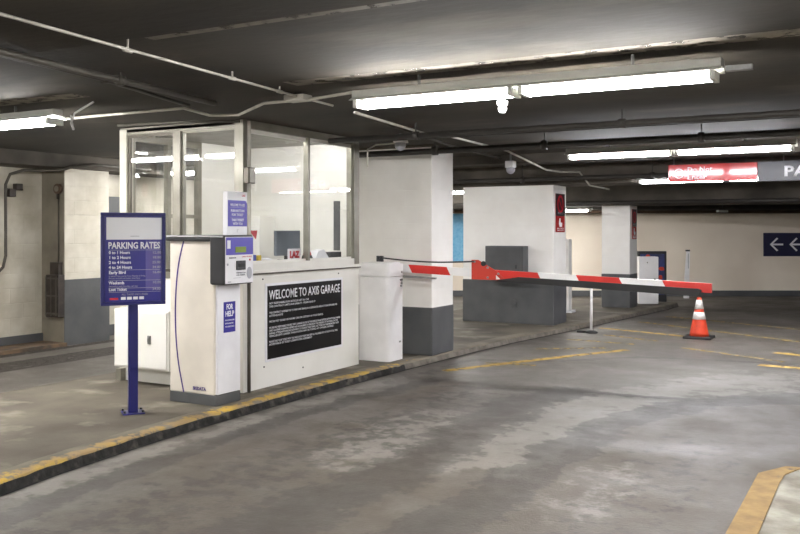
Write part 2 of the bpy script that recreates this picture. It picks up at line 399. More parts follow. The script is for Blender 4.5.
# ------------------------------------------------------------------ raised island and its kerb
IZ = .08
KERB = [(-4.1,1.2),(-4.45,2.4),(-4.62,3.2),(-4.74,3.9),(-4.82,4.7),(-4.86,5.4),(-4.87,6.8),(-4.86,7.7),(-4.83,8.67),(-4.77,10.15),(-4.66,11.6),(-4.39,13.63),(-4.15,16),(-3.93,18.0),(-3.9,19.0)]
def resample(pts, st):
    out = [pts[0]]
    for a, b in zip(pts, pts[1:]):
        n = max(1, int(math.dist(a,b)/st))
        for k in range(1, n+1): out.append((a[0]+(b[0]-a[0])*k/n, a[1]+(b[1]-a[1])*k/n))
    return out
def make_kerb():
    P = resample(KERB, .05); KW = .17
    top = bmesh.new(); lay = top.verts.layers.float.new('edge')
    face = MB(); prev = None
    for i, p in enumerate(P):
        face.mi = 1 if p[1] > 8.8 else 0
        j = .012*noise.noise(Vector((p[1]*3, 0, 0))) + .02*max(0, noise.noise(Vector((p[1]*9, 3, 0)))-.1)
        if p[1] > 12: j *= .4
        ex = p[0] - j
        sag = .018*max(0, noise.noise(Vector((p[1]*7, 9, 0))))
        row = []
        for k, (dx, dz, e) in enumerate([(-KW,0,0),(-KW*.75,0.001,.4),(-KW*.45,.001,.9),(-.03,.0,1),(-.008,-.006-sag*.4,1),(0,-.018-sag,.8)]):
            v = top.verts.new((ex+dx, p[1], IZ+dz)); v[lay] = e*max(0, min(1, (9.6-p[1])/1.2)); row.append(v)
        low = [(ex, p[1], IZ-.018-sag), (ex+.012, p[1], .03), (ex+.02, p[1], 0)]
        lv = [face.V(q) for q in low]
        if prev:
            pr, pl = prev
            for k in range(5): top.faces.new([pr[k], pr[k+1], row[k+1], row[k]])
            for k in range(2): face.F([pl[k], pl[k+1], lv[k+1], lv[k]])
        prev = (row, lv)
    me = bpy.data.meshes.new('kerb'); top.to_mesh(me); top.free(); me.materials.append(M['kerb_top'])
    o = bpy.data.objects.new('kerb', me); COL.objects.link(o); struct(o, 'chipped yellow painted kerb edge of the booth island')
    f = face.build('kerb_face', ['kerb_face','kerb_face_grey'], o); f['label'] = 'black grimy kerb face'
    inner = [(p[0]-.165, p[1]) for p in P[::4]]
    b = MB(); b.prism(inner + [(-4.0,19.0),(-7.2,19.0),(-7.2,1.2)], IZ, 'z', 0.0)
    o = b.build('floor_island', 'island', origin=(0,0,0)); struct(o, 'raised concrete island under the ticket booth')
make_kerb()
# kerb corner at the lower right of the lane
b = MB(); b.prism([(-.68,2.0),(-.68,5.74),(-.56,5.98),(.1,6.06),(3.0,6.08),(3.0,2.0)], .10, 'z', 0)
b.mi = 1
b.prism([(-.70,2.0),(-.70,5.75),(-.57,6.0),(-.47,6.02),(-.50,5.95),(-.555,5.80),(-.565,5.6),(-.55,2.0)], .106, 'z', 0)
M['pale_concrete'] = mat('pale_rough_concrete', (168,164,154), (126,121,112), rough=.95, scale=5, bump=.9, bscale=45, detail=10)
M['yellow_edge'] = mat('faded_yellow_edge', (168,140,94), (134,110,76), rough=.9, scale=6, bump=.4, c3=(110,98,84), s3=9, f3=(.6,.68))
struct(b.build('floor_kerb_corner', ['pale_concrete','yellow_edge'], origin=(0,0,0)), 'pale concrete kerb corner with faded yellow edge')

def ribbon(pts, wd, m, label):
    b = MB(); n = len(pts); L = []; Rr = []
    for i, p in enumerate(pts):
        a = Vector(pts[max(i-1,0)]); c = Vector(pts[min(i+1,n-1)]); d = (c-a).normalized(); q = Vector((-d.y, d.x))*wd/2
        L.append(b.V((p[0]+q.x, p[1]+q.y, .003))); Rr.append(b.V((p[0]-q.x, p[1]-q.y, .003)))
    for i in range(n-1): b.F([L[i], Rr[i], Rr[i+1], L[i+1]])
    o = b.build('lane_marking', m, origin=(pts[0][0], pts[0][1], 0)); struct(o, label)
ribbon([(-4.39,8.92),(-3.9,9.98),(-3.4,11.0),(-3.05,11.67)], .13, 'lane_yellow', 'long worn yellow line slanting from the kerb')
ribbon([(-4.23,9.72),(-3.63,9.8)], .10, 'lane_yellow_faint', 'short faint yellow bar near the kerb')
ribbon([(-4.15,11.17),(-3.3,11.76)], .12, 'lane_yellow_faint', 'faint yellow bar beyond the long line')
ribbon([(-4.1,12.4),(-3.1,12.3)], .12, 'lane_yellow_faint', 'faint yellow bar before the white stanchion')
ribbon([(-4.12,14.11),(-2.6,13.56)], .13, 'lane_yellow', 'worn yellow bar left of the traffic cone')
ribbon([(-3.79,13.2),(-2.91,12.8)], .11, 'lane_yellow_faint', 'faint yellow bar nearer than the cone')
ribbon([(-3.79,15.38),(-1.12,13.71)], .13, 'lane_yellow_faint', 'long yellow line running behind the cone')
ribbon([(-3.6,16.6),(-.8,15.2)], .13, 'lane_yellow_faint', 'farthest faint yellow line')
ribbon([(-1.35,11.12),(-.5,11.02)], .17, 'lane_yellow', 'yellow bar at the right, nearer one')
ribbon([(-1.3,12.35),(-.4,12.0)], .17, 'lane_yellow', 'yellow bar at the right, farther one')
ribbon([(-2.45,12.25),(-1.1,11.5)], .10, 'lane_yellow_faint', 'faint yellow line right of the cone')

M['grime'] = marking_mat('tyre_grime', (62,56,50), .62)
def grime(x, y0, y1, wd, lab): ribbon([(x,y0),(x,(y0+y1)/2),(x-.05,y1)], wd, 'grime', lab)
grime(-8.95, 2, 13, .6, 'dark tyre track nearer the cream wall'); grime(-7.35, 2, 19, .22, 'dark grimy strip along the back of the island')
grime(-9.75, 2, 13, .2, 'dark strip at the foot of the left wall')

# ------------------------------------------------------------------ shell
def sbox(name, m, lab, *a, fr=None, bev=0):
    b = MB(fr); b.box(*a, bev=bev); return struct(b.build(name, m), lab)
sbox('ceiling', 'ceiling', 'low dark stained concrete ceiling', -10.6, 8.2, -7.2, 30, CEIL, CEIL+.2)
sbox('ceiling_slab_band', 'ceiling', 'slightly lower concrete ceiling band overhead', -10.4, 8, -7, 3.3, CEIL-.045, CEIL+.01)
for (y0, y1, z, lab) in ((13.30,14.05,2.31,'concrete ceiling beam over the second column'),(17.05,17.8,2.08,'low dark ceiling beam over the farthest column')):
    sbox('beam', 'beam', lab, -10.35, 8, y0, y1, z, CEIL+.02)
sbox('beam', 'beam', 'shallow ceiling beam beyond the first lamp row', -10.35, 8, 11.2, 11.5, 2.5, CEIL+.02)
sbox('beam', 'beam', 'ceiling beam along the left wall', -10.35, -9.75, -7, 30, 2.44, CEIL+.02)
sbox('ceiling_soffit', 'beam', 'low soffit in front of the far wall', -12.5, 12, .05, .9, 2.02, CEIL+.02, fr=WF)
# far wall
b = MB(WF); b.box(-14, 14, -.2, 0, 0, CEIL+.05); struct(b.build('wall_back', 'beige_wall'), 'beige painted far wall')
b = MB(WF); b.box(-14, 14, -.01, .02, 0, .14); struct(b.build('baseboard_back', 'grey_paint'), 'dark grey skirting band on the far wall')
sbox('wall_left', 'old_wall', 'cream block wall across the left lane', -10.55, -10.35, -7, 30, 0, CEIL+.02)
sbox('baseboard_left', 'grey_paint', 'dark band along the left wall', -10.4, -10.325, -7, 30, 0, .16)
sbox('wall_right', 'old_wall', 'cream wall beyond the lane on the right', 8, 8.2, -7, 30, 0, CEIL+.02)
sbox('wall_front', 'old_wall', 'cream wall behind the viewer', -10.4, 8, -7.2, -7, 0, CEIL+.02)
sbox('kerb_left', 'kerb_orange', 'low rust stained kerb along the left wall', -10.35, -9.85, -7, 8.32, 0, .05)
b = MB(); b.box(-10.36, -9.9, 8.32, 9.1, 0, 2.44); b.mi = 1; b.box(-10.365, -9.893, 8.313, 9.107, 0, .91); b.mi = 2; b.box(-10.35, -9.905, 8.308, 8.33, 0, 2.44)
M['pier_side'] = mat('pier_side_brown', (134,127,112), (104,98,86), rough=.8, scale=2)
struct(b.build('column', ['old_wall','grey_paint','pier_side']), 'cream wall pier with dark grey lower part')
b = MB(); b.box(-10.36, -10.3, 9.1, 9.9, .95, 2.1); struct(b.build('wall_recess_panel', 'grey_paint'), 'grey panel on the wall behind the pier')

def column(x0, x1, y0, y1, top, gz, lab):
    b = MB(); b.box(x0, x1, y0, y1, IZ, top, bev=.012)
    b.mi = 1; b.box(x0-.006, x1+.006, y0-.006, y1+.006, IZ, gz, bev=.012)
    return struct(b.build('column', ['column_white','grey_paint']), lab)
column(-6.1, -4.80, 9.41, 10.0, CEIL+.01, .66, 'nearest white concrete column with grey base beside the booth')
column(-6.24, -4.66, 13.38, 14.0, 2.33, .78, 'middle white concrete column with grey base and dark cabinet')
column(-4.98, -4.42, 17.15, 17.7, 2.10, .74, 'farthest white concrete column with grey base')
# dark ring at the top of the first column: shallow cap plate
b = MB(); b.box(-6.11, -4.79, 9.4, 10.01, CEIL-.03, CEIL); struct(b.build('trim_1', 'beam'), 'thin dark cap on the nearest column')

M['glow_and_edge'] = marking_mat('pale_glow_and_edge_line', (132,124,110), .62)  # lamp glow painted onto the ceiling, also used for the pale step edge
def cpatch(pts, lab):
    b = MB(); b.F([b.V((p[0],p[1],CEIL-.002)) for p in pts]); struct(b.build('ceiling_patch','glow_and_edge'), lab)
cpatch([(-3.7,4.96),(-.4,4.93),(-.4,5.12),(-2.0,5.16),(-3.7,5.14)], 'painted-in lamp glow strip on the ceiling over the nearest lamp')
cpatch([(-3.5,3.46),(-1.2,3.46),(-1.2,3.51),(-3.5,3.53)], 'thin pale edge line along the ceiling step')
cpatch([(-8.6,4.55),(-5.4,4.6),(-5.4,4.78),(-8.6,4.78)], 'painted-in lamp glow on the ceiling over the left lamp')
# narrow dark joint where the kerb meets the lane
b = MB(); P = [p for p in resample(KERB, .4)]
for a, c in zip(P, P[1:]): b.quad((a[0]+.012,a[1],.004),(a[0]+.05,a[1],.004),(c[0]+.05,c[1],.004),(c[0]+.012,c[1],.004))
struct(b.build('kerb_joint', 'kerb_face', origin=(0,0,0)), 'dark joint line along the foot of the kerb')

# ------------------------------------------------------------------ ticket booth
BX0, BX1, BY0, BY1 = -6.81, -5.23, 6.41, 8.44
SILL = 1.21; CT = 1.275; BT = 2.60
booth = thing('ticket_booth', (-6.0, 7.4, IZ), 'white parking attendant booth with large sliding windows and low solid walls', 'booth')
def bp(name, m, *boxes, bev=0, label=None, fr=None, parent=booth):
    b = MB(fr)
    for q in boxes: b.box(*q, bev=bev)
    o = b.build(name, m, parent)
    if label: o['label'] = label
    return o
bp('front_wall', 'booth_white', (BX1-.06, BX1, BY0, BY1, IZ, SILL-.03))
bp('side_wall', 'booth_white', (BX0, BX1-.06, BY0, BY0+.06, IZ, 1.12))
bp('end_wall', 'booth_white', (BX0, BX1-.06, BY1-.06, BY1, IZ, BT))
bp('rear_wall', 'booth_white', (BX0, BX0+.06, BY0+.06, BY1-.06, IZ, 1.12), (BX0, BX0+.06, 7.55, BY1-.06, 1.12, BT))
bp('floor_plate', 'plinth', (BX0+.06, BX1-.06, BY0+.06, BY1-.06, IZ, IZ+.02))
bp('roof', 'booth_frame', (BX0+.0, BX1, BY0, BY1, BT-.03, BT+.015))
# sill ledge of the front window
sl = bp('window_sill', 'booth_white', (BX1-.30, BX1+.022, BY0-.01, BY1+.008, SILL-.03, SILL+.0), bev=.004)
bp('sill_edge', 'booth_dark_frame', (BX1-.02, BX1+.024, BY0-.011, BY1+.009, SILL-.042, SILL-.030))
bp('corner_post', 'booth_frame', (BX1-.10, BX1+.004, BY0-.004, BY0+.10, SILL, BT))
M['post_cream'] = mat('corner_post_cream', (190,188,174), (172,169,154), rough=.5)
bp('corner_post', 'post_cream', (BX0-.004, BX0+.09, BY0-.004, BY0+.09, IZ, BT))
bp('corner_post', 'booth_frame', (BX1-.07, BX1+.004, BY1-.10, BY1+.004, SILL, BT))
bp('corner_post', 'booth_frame', (BX0, BX0+.08, BY1-.08, BY1+.004, IZ, BT))
# front window: top rail, bottom rail, two sliding sashes
bp('window_frame', 'booth_frame', (BX1-.09, BX1+.002, BY0+.10, BY1-.10, BT-.06, BT), (BX1-.09, BX1+.012, BY1-.115, BY1-.10, SILL, BT))
bp('bottom_rail', 'booth_white', (BX1-.09, BX1+.012, BY0+.10, BY1-.10, SILL, SILL+.065))
def sash(name, y0, y1, x, z0, z1, w=.035, m='booth_frame', mid=None):
    b = MB(); t = .03
    b.box(x-t/2, x+t/2, y0, y0+w, z0, z1); b.box(x-t/2, x+t/2, y1-w, y1, z0, z1)
    b.mi = 1; b.box(x-t/2, x+t/2, y0+w, y1-w, z0, z0+w); b.box(x-t/2, x+t/2, y0+w, y1-w, z1-w, z1)
    o = b.build(name, [m,'booth_white'], booth)
    g = MB(); g.box(x-.003, x+.003, y0+w, y1-w, z0+w, z1-w); g.build('window_pane', 'glass', o)
    return o
sash('window_sash', BY0+.12, 7.50, BX1-.055, SILL+.05, BT-.06)
s2 = sash('window_sash', 7.46, BY1-.115, BX1-.020, SILL+.05, BT-.06)
# side windows, facing the machine
b = MB(); b.box(BX0+.09, BX1-.10, BY0, BY0+.08, BT-.055, BT); b.box(BX0+.09, BX1-.10, BY0-.02, BY0+.08, 1.12, 1.18); b.box(-6.09, -6.0, BY0-.01, BY0+.08, 1.18, BT-.055)
b.build('window_frame', 'booth_frame', booth)
def side_sash(x0, x1, y, w, m):
    b = MB(); z0, z1 = 1.18, BT-.055
    b.box(x0, x0+w, y-.012, y+.012, z0, z1); b.box(x1-w, x1, y-.012, y+.012, z0, z1); b.box(x0+w, x1-w, y-.012, y+.012, z0, z0+w); b.box(x0+w, x1-w, y-.012, y+.012, z1-w, z1)
    o = b.build('window_sash', m, booth)
    g = MB(); g.box(x0+w, x1-w, y-.003, y+.003, z0+w, z1-w); g.build('window_pane', 'glass', o)
side_sash(BX0+.09, -6.09, BY0+.03, .03, 'booth_dark_frame'); side_sash(-6.0, BX1-.10, BY0+.03, .018, 'booth_frame')
# rear window of the booth with its bars, seen through the side windows
b = MB(); x = BX0+.03
for (y0,y1,z0,z1) in ((6.5,7.55,1.12,1.18),(6.5,7.55,2.5,BT),(6.5,6.56,1.18,2.5),(7.49,7.55,1.18,2.5),(7.02,7.07,1.18,2.5),(7.07,7.49,1.72,1.76)): b.box(x-.03,x+.03,y0,y1,z0,z1)
rf = b.build('rear_window_frame', 'booth_frame', booth)
g = MB(); g.box(x-.003,x+.003,6.56,7.49,1.18,2.5); g.build('window_pane', 'glass', rf)
# inside furniture of the booth's wall: shelf and dark narrow door pull
bp('wall_cabinet', 'booth_white', (-6.75,-6.35,BY1-.36,BY1-.06,1.2,1.75), bev=.006)
bp('notice_strip', 'plinth', (-5.52,-5.44,BY1-.075,BY1-.06,1.36,1.92), label='dark narrow strip on the inner wall')
bp('counter', 'booth_white', (BX1-.62, BX1-.10, BY0+.06, BY1-.06, SILL, CT))
# added fill light for the booth interior, tucked out of view behind the header
b = MB(); b.box(-5.40,-5.33,6.62,8.2,2.566,2.572); il = b.build('interior_fill_light','fixture',booth)
for xx in (-5.365,):
    b = MB(); b.tube([(xx,6.63,2.555),(xx,8.15,2.555)],.010,8); b.build('fill_tube','booth_fill',il)
# vent screw heads, small stains
for (y,z) in ((6.72,.28),(8.02,1.12),(6.7,1.12),(7.36,.19)): b = MB(); b.tube([(BX1,y,z),(BX1+.006,y,z)], .008, 8); b.build('screw_head', 'charcoal', booth)

# electrical box + pipe on the corner of the booth
t = thing('junction_box', (-5.21, 6.47, 2.08), 'grey junction box on the pipe at the booth corner', 'electrical box')
b = MB(); b.box(BX1+.005, BX1+.065, BY0+.0, BY0+.10, 2.02, 2.17, bev=.006); b.build('housing', 'booth_dark_frame', t)
b = MB(); b.box(BX1+.066, BX1+.072, BY0+.01, BY0+.09, 2.03, 2.16, bev=.002); b.build('cover', 'booth_frame', t)
b = MB(); b.tube([(BX1+.03,BY0+.05,IZ),(BX1+.03,BY0+.05,.5),(BX1+.03,BY0+.05,1.10)], .016, 8)
o = b.build('conduit', 'conduit_dark'); tag(o, 'dark vertical conduit low on the booth corner behind the ticket machine', 'conduit')
b = MB(); b.tube([(BX1+.03,BY0+.05,SILL+.03),(BX1+.03,BY0+.05,2.02)], .018, 8)
o = b.build('conduit', 'conduit'); tag(o, 'grey vertical conduit rising from sill to junction box', 'conduit')
b = MB(); b.tube([(BX1+.03,BY0+.05,2.17),(BX1+.03,BY0+.05,2.45),(BX1+.03,BY0+.05,2.60)], .018, 8)
o = b.build('conduit', 'conduit'); tag(o, 'short conduit from junction box up to the ceiling', 'conduit')

# cabinet with lock on the booth's side wall
t = thing('electrical_cabinet', (-6.3, 6.3, .24), 'white metal cabinet with a lock on the booth side wall behind the rates sign', 'cabinet')
b = MB(); b.box(-6.66, -5.94, 6.19, BY0, .25, .82, bev=.008); b.build('body', 'booth_white', t)
b = MB(); b.box(-6.64, -5.96, 6.178, 6.19, .27, .80, bev=.003); d = b.build('door', 'booth_white', t)
b = MB(); b.box(-6.195, -6.155, 6.166, 6.178, .50, .58, bev=.003); b.box(-6.185,-6.165,6.155,6.166,.52,.56); o = b.build('latch', 'metal', d); o['label'] = 'dark metal latch'
b = MB(); b.box(-6.80,-6.73,6.34,6.404,IZ,.20); o = b.build('utility_block', 'booth_frame'); tag(o, 'small pale block on the island at the booth rear corner', 'block')

# black welcome sign on the booth front
t = thing('welcome_sign', (BX1+.003, 7.41, .35), 'black welcome sign with white lettering on the booth front wall', 'sign')
b = MB(); b.box(BX1, BX1+.006, 6.735, 8.095, .32, 1.075, bev=.001); b.build('backing_board', 'paper', t)
b = MB(); b.box(BX1+.006, BX1+.010, 6.765, 8.065, .345, 1.05); b.build('sign_face', 'black_sign', t)
fr = XF((BX1+.010, 6.765, .345)); S = .705/.70
text('WELCOME TO AXIS GARAGE', .088, fr, (.02, .575), 'text_white', t, 'heading_lettering', width=1.25, bold=.012)
small = [('NOT RESPONSIBLE FOR ARTICLES LEFT IN CAR', .66, .527), ('THIS CONTRACT LIMITS OUR LIABILITY - PLEASE READ IT', .78, .497),
 ('THIS CONTRACT LICENSES YOU TO PARK ONE VEHICLE IN A DESIGNATED AREA AT YOUR OWN RISK FOR', 1.19, .437), ('ATTENDANTS', .22, .407),
 ('WE DO NOT GUARD OR ASSUME CARE OR CUSTODY OF YOUR VEHICLE', .92, .352),
 ('WE ARE NOT RESPONSIBLE FOR FIRE, THEFT, DAMAGE OR LOSS OF THE VEHICLE OR ANY ARTICLE LEFT IN IT WHILE PARKED', 1.25, .292), ('ONLY A LICENSE IS GRANTED HEREBY AND NO BAILMENT IS CREATED BY THE PARKING OF THE VEHICLE IN THE', 1.2, .265),
 ('GARAGE. ATTENDANTS HAVE NO AUTHORITY TO CHANGE THESE TERMS. LOST TICKET PAYS MAXIMUM DAILY RATE', 1.22, .238), ('VEHICLES LEFT LONGER THAN POSTED MAY BE TOWED AT OWNERS EXPENSE', 1.12, .211),
 ('PLEASE TAKE YOUR TICKET WITH YOU AND LOCK YOUR CAR. KEEP ALL VALUABLES OUT OF SIGHT AT ALL TIMES', 1.2, .158), ('ACCEPTANCE OF TICKET CONSTITUTES AGREEMENT', .72, .131)]
for s_, wd, z in small: text(s_, .019, fr, (.022, z), 'text_white', t, 'small_lettering', width=wd, bold=.008, thick=.0006)

# things on the counter behind the front window
mon = thing('computer_monitor', (-5.46,7.40,CT), 'grey computer monitor seen from behind the booth window', 'monitor')
mf = frame((-5.46, 7.40, CT), (.25,.97,0))
b = MB(mf); b.box(-.16,.16,-.02,.025,.05,.31,bev=.008); b.build('casing', 'screen', mon)
b = MB(mf); b.box(-.148,.148,.0255,.028,.065,.295); b.build('screen', 'screen', mon)
b = MB(mf); b.box(-.03,.03,-.01,.01,.0,.1); b.box(-.08,.08,-.06,.06,0,.012); b.build('stand', 'charcoal', mon)
laz = thing('logo_card', (BX1-.088, 7.3, CT), 'white card with a red three letter logo standing in the booth window', 'sign')
b = MB(); b.box(BX1-.090, BX1-.086, 7.22, 7.45, CT, CT+.125); b.build('card', 'paper', laz)
lf = XF((BX1-.086, 7.22, CT)); text('LAZ', .062, lf, (.03,.035), 'laz_red', laz, width=.17, bold=.07)
t = thing('hanging_pennant', (-5.36, 6.62, 1.52), 'small dark red triangular flag behind the front window corner', 'flag')
b = MB(XF((-5.36,6.66,1.50))); b.prism([(0,.085),(.12,.085),(.10,.0)], .004, 'y', 0); b.build('cloth', 'laz_red', t)
def smallbox(name, cx, cy, sx, sy, h, m, lab, cat, rot=0, grp=None):
    f = frame((cx,cy,CT), (math.cos(rot),math.sin(rot),0)); b = MB(f); b.box(-sx/2,sx/2,-sy/2,sy/2,0,h+.03,bev=.004); return tag(b.build(name, m), lab, cat, grp)
smallbox('paper_stack', -5.46, 6.62, .07,.14,.13,'paper','white paper holder on the counter under the red flag','papers')
smallbox('snack_packet', -5.36, 6.60, .04,.07,.05,'orange','orange packet on the sill nearest the booth corner','packet')
smallbox('snack_packet', -5.36, 6.71, .04,.07,.045,'blue_item','blue packet between the orange one and yellow one','packet')
smallbox('snack_packet', -5.36, 6.80, .04,.05,.04,'yellow','yellow packet on the sill beside the computer mouse','packet')
b = MB(); b.ball((-5.38,6.95,CT+.021),.055,.4); tag(b.build('computer_mouse','paper'),'pale rounded mouse on the counter left of the monitor','mouse')
b = MB(); b.lathe([(.05,CT),(.06,CT+.02),(.05,CT+.05)],(-5.36,7.62),16); b.mi=1; b.ball((-5.36,7.62,CT+.06),.045); tag(b.build('desk_ornament',['charcoal','red']),'small dark dish with red ball on the counter right of the logo card','ornament')
f = frame((-5.36,7.82,CT),(.2,.98,0)); b = MB(f); b.prism([(-.1,0),(.12,0),(.03,.11),(-.05,.09)], .06, 'y', -.06); tag(b.build('crumpled_bag','paper'),'pale crumpled bag on the counter behind the right window pane','bag')
smallbox('telephone', -5.40, 8.14, .12,.22,.045,'charcoal','dark flat telephone on the counter at the far end','telephone')

# ------------------------------------------------------------------ ticket machine
MX0, MX1, MY0, MY1 = -5.555, -5.03, 5.80, 6.13
tm = thing('ticket_machine', (-5.26, 5.96, IZ), 'tall cream and white parking ticket machine with dark head and violet control panel', 'ticket machine')
b = MB(); b.box(MX0, MX1, MY0, MY1, IZ, .17, bev=.006); b.build('plinth', 'plinth', tm)
b = MB(); b.box(MX0, MX1-.02, MY0, MY1, .17, 1.50, bev=.012); b.build('cabinet', 'machine_cream', tm)
b = MB(); b.box(MX1-.02, MX1+.006, MY0+.02, MY1-.01, .175, 1.14, bev=.004); b.build('front_door', 'machine_white', tm)
b = MB(); b.box(MX0-.03, MX1+.02, MY0-.03, MY1+.03, 1.49, 1.545, bev=.015); b.build('top_cap', 'charcoal', tm)
b = MB(); b.box(MX1-.04, MX1+.12, MY0-.035, MY1+.035, 1.12, 1.545, bev=.018); hd = b.build('head', 'charcoal', tm)
HX = MX1+.12
b = MB(); b.box(HX, HX+.006, MY0-.02, MY1+.02, 1.13, 1.53, bev=.002); fp = b.build('face_plate', 'machine_white', tm)
hf = XF((HX+.006, MY0-.02, 1.13))
b = MB(hf); b.box(.005,.365,0,.002,.245,.395); b.build('violet_field','violet',fp)
b = MB(hf); b.box(.125,.265,.002,.006,.265,.315); b.build('display','lcd',fp)
b = MB(hf); b.box(.02,.06,.002,.004,.30,.37); b.build('sticker','paper',fp)
b = MB(hf); b.box(.135,.255,0,.012,.115,.195,bev=.004); b.mi=1; b.box(.155,.235,.012,.016,.14,.17); b.build('ticket_slot',['charcoal','black_frame'],fp)
b = MB(hf)
cx, cz = .315,.085
ov = [(cx+.035*math.cos(a), cz+.052*math.sin(a)) for a in [2*PI*k/20 for k in range(20)]]
b.prism(ov, .003, 'y', 0); b.build('speaker_grille','text_grey',fp)
b = MB(hf); b.tube([(.32,0,.20),(.32,.006,.20)],.009,12); b.build('call_button','laz_red',fp)
b = MB(hf); b.tube([(.025,0,.165),(.025,.004,.165)],.01,12); b.build('round_mark','text_grey',fp)
text('SKIDATA', .012, hf, (.045,.215), 'text_dark', fp, width=.09, bold=.02)
text('TAKE TICKET', .012, hf, (.21,.222), 'laz_red', fp, width=.14, bold=.01)
text('PUSH BUTTON', .010, hf, (.14,.085), 'text_dark', fp, width=.12, bold=.01)
text('FOR TICKET', .010, hf, (.14,.065), 'text_dark', fp, width=.11, bold=.01)
b = MB(hf); b.box(.03,.07,.0,.002,.012,.02); b.box(.10,.20,.0,.002,.045,.048); b.build('printed_lines','text_grey',fp)
# curved violet pin line on the side
sf = YF((MX0, MY0, 0)); b = MB(sf)
cv = [(.165,1.495),(.12,1.35),(.09,1.2),(.075,1.05),(.068,.9),(.07,.75),(.08,.6),(.105,.42),(.145,.25),(.165,.175)]
pl = []
for i in range(len(cv)-1):
    p0, p1, p2, p3 = cv[max(i-1,0)], cv[i], cv[i+1], cv[min(i+2,len(cv)-1)]
    for k in range(4):
        q = k/4; pl.append(tuple(.5*((2*p1[j])+(-p0[j]+p2[j])*q+(2*p0[j]-5*p1[j]+4*p2[j]-p3[j])*q*q+(-p0[j]+3*p1[j]-3*p2[j]+p3[j])*q**3) for j in (0,1)))
pl.append(cv[-1])
for a, c in zip(pl, pl[1:]): b.quad((a[0]-.008,.0015,a[1]),(a[0]+.008,.0015,a[1]),(c[0]+.008,.0015,c[1]),(c[0]-.008,.0015,c[1]))
b.build('curved_line','violet_dark',tm)
text('SKIDATA', .028, sf, (.27,.205), 'violet_dark', tm, width=.15, bold=.04)
# help sticker on the machine front door
dfm = XF((MX1+.006, 5.895, .70))
b = MB(dfm); b.box(0,.155,0,.002,0,.265); hs = b.build('help_sticker','help_blue',tm)
text('FOR', .045, dfm, (.035,.20), 'text_white', hs, width=.085, bold=.03)
text('HELP', .045, dfm, (.02,.14), 'text_white', hs, width=.115, bold=.03)
for k,(z,wd) in enumerate(((.10,.12),(.072,.11),(.044,.12))): text(('PUSH INTERCOM','BUTTON AND WAIT','FOR ASSISTANCE')[k], .012, dfm, (.018,z), 'text_white', hs, 'small_lettering', width=wd, bold=.01)
# placard standing on top
pc = thing('instruction_placard', (-4.95, 5.95, 1.545), 'white and violet instruction placard standing on the ticket machine head', 'sign')
pf0 = XF((HX-.03, MY0+.045, 1.545)); pf = lambda p: pf0((p[0]*.80, p[1], p[2]))
b = MB(pf); b.box(0,.335,-.05,0,0,.375,bev=.003); b.build('board','paper',pc)
b = MB(pf); b.prism([(.008,.075),(.327,.075),(.327,.275),(.30,.30),(.008,.30)], .002, 'y', 0); b.build('violet_field','violet',pc)
for s_, x, z, wd in (('WELCOME TO AXIS',.045,.25,.24),('PUSH BUTTON',.055,.20,.22),('FOR TICKET',.07,.165,.19),('TAKE TICKET',.07,.12,.20),('WITH YOU',.09,.088,.16)):
    text(s_, .021, pf, (x,z), 'text_white', pc, width=wd, bold=.02, out=.002)
text('LAZ', .016, pf, (.24,.335), 'laz_red', pc, width=.055, bold=.03)
b = MB(pf); b.box(.04,.29,.002,.003,.238,.240); b.box(.04,.29,.002,.003,.148,.150); b.build('rule_lines','text_grey',pc)
b = MB(pf); b.box(.16,.165,.0,.001,.022,.05); b.box(.17,.19,.0,.001,.045,.048); b.build('small_mark','text_grey',pc)

# ------------------------------------------------------------------ parking rates sign
SA = math.radians(53); SR = Vector((math.cos(SA), math.sin(SA), 0))
sc = Vector((-5.42, 5.24, 0))
rs = thing('rates_sign', (sc.x, sc.y, IZ), 'blue framed parking rates board on a square blue post', 'sign')
pfm = frame((sc.x, sc.y, 0), SR)
b = MB(pfm); b.box(-.034,.040,-.08,-.0,IZ+.01,1.60,bev=.006); b.build('post','sign_blue',rs)
b = MB(pfm); b.box(-.085,.09,-.12,.04,IZ,IZ+.012,bev=.003); bpz = b.build('base_plate','sign_blue',rs)
for sx in (-.07,.075):
    for sy in (-.10,.02): b = MB(pfm); b.tube([(sx,sy,IZ+.014),(sx,sy,IZ+.03)],.01,6); b.build('bolt','charcoal',bpz)
BW, BH, BZ = .575, .755, .975
bf0 = frame(Vector((sc.x, sc.y, BZ)) - SR*.25, SR)
bf = lambda p: bf0((p[0]*.87, p[1], p[2]))
b = MB(bf); b.box(0,BW,0,.012,0,BH); b.build('backing_board','sign_field',rs)
b = MB(bf); w_=.028
b.box(-.006,BW+.006,0,.035,0,w_,bev=.004); b.box(-.006,BW+.006,0,.035,BH-w_,BH,bev=.004); b.box(-.006,w_,0,.035,w_,BH-w_,bev=.004); b.box(BW-w_,BW+.006,0,.035,w_,BH-w_,bev=.004)
b.build('frame','sign_blue',rs)
b = MB(bf); b.box(.045,.555,.012,.016,.535,BH-.04); b.build('white_panel','paper',rs)
b = MB(bf); b.box(.40,.555,.012,.014,.12,.525); b.build('price_column','sign_light',rs)
text('PARKING RATES', .052, bf, (.06,.462), 'text_white', rs, 'heading_lettering', width=.47, bold=.03, out=.0145)
rows_ = [('0 to 1 Hours',.418,.19,'12.00'),('1 to 2 Hours',.378,.19,'18.00'),('2 to 4 Hours',.338,.20,'25.00'),('4 to 24 Hours',.298,.21,'34.00'),('Early Bird',.256,.15,'16.00'),('Weekends',.172,.14,'10.00'),('Lost Ticket',.118,.16,'34.00')]
for s_, z, wd, pr in rows_:
    text(s_, .024, bf, (.066,z), 'text_white', rs, 'rate_lettering', width=wd, bold=.03, out=.0145)
    text(pr, .020, bf, (.46,z), 'text_grey', rs, 'price_lettering', width=.075, bold=.01, out=.0145)
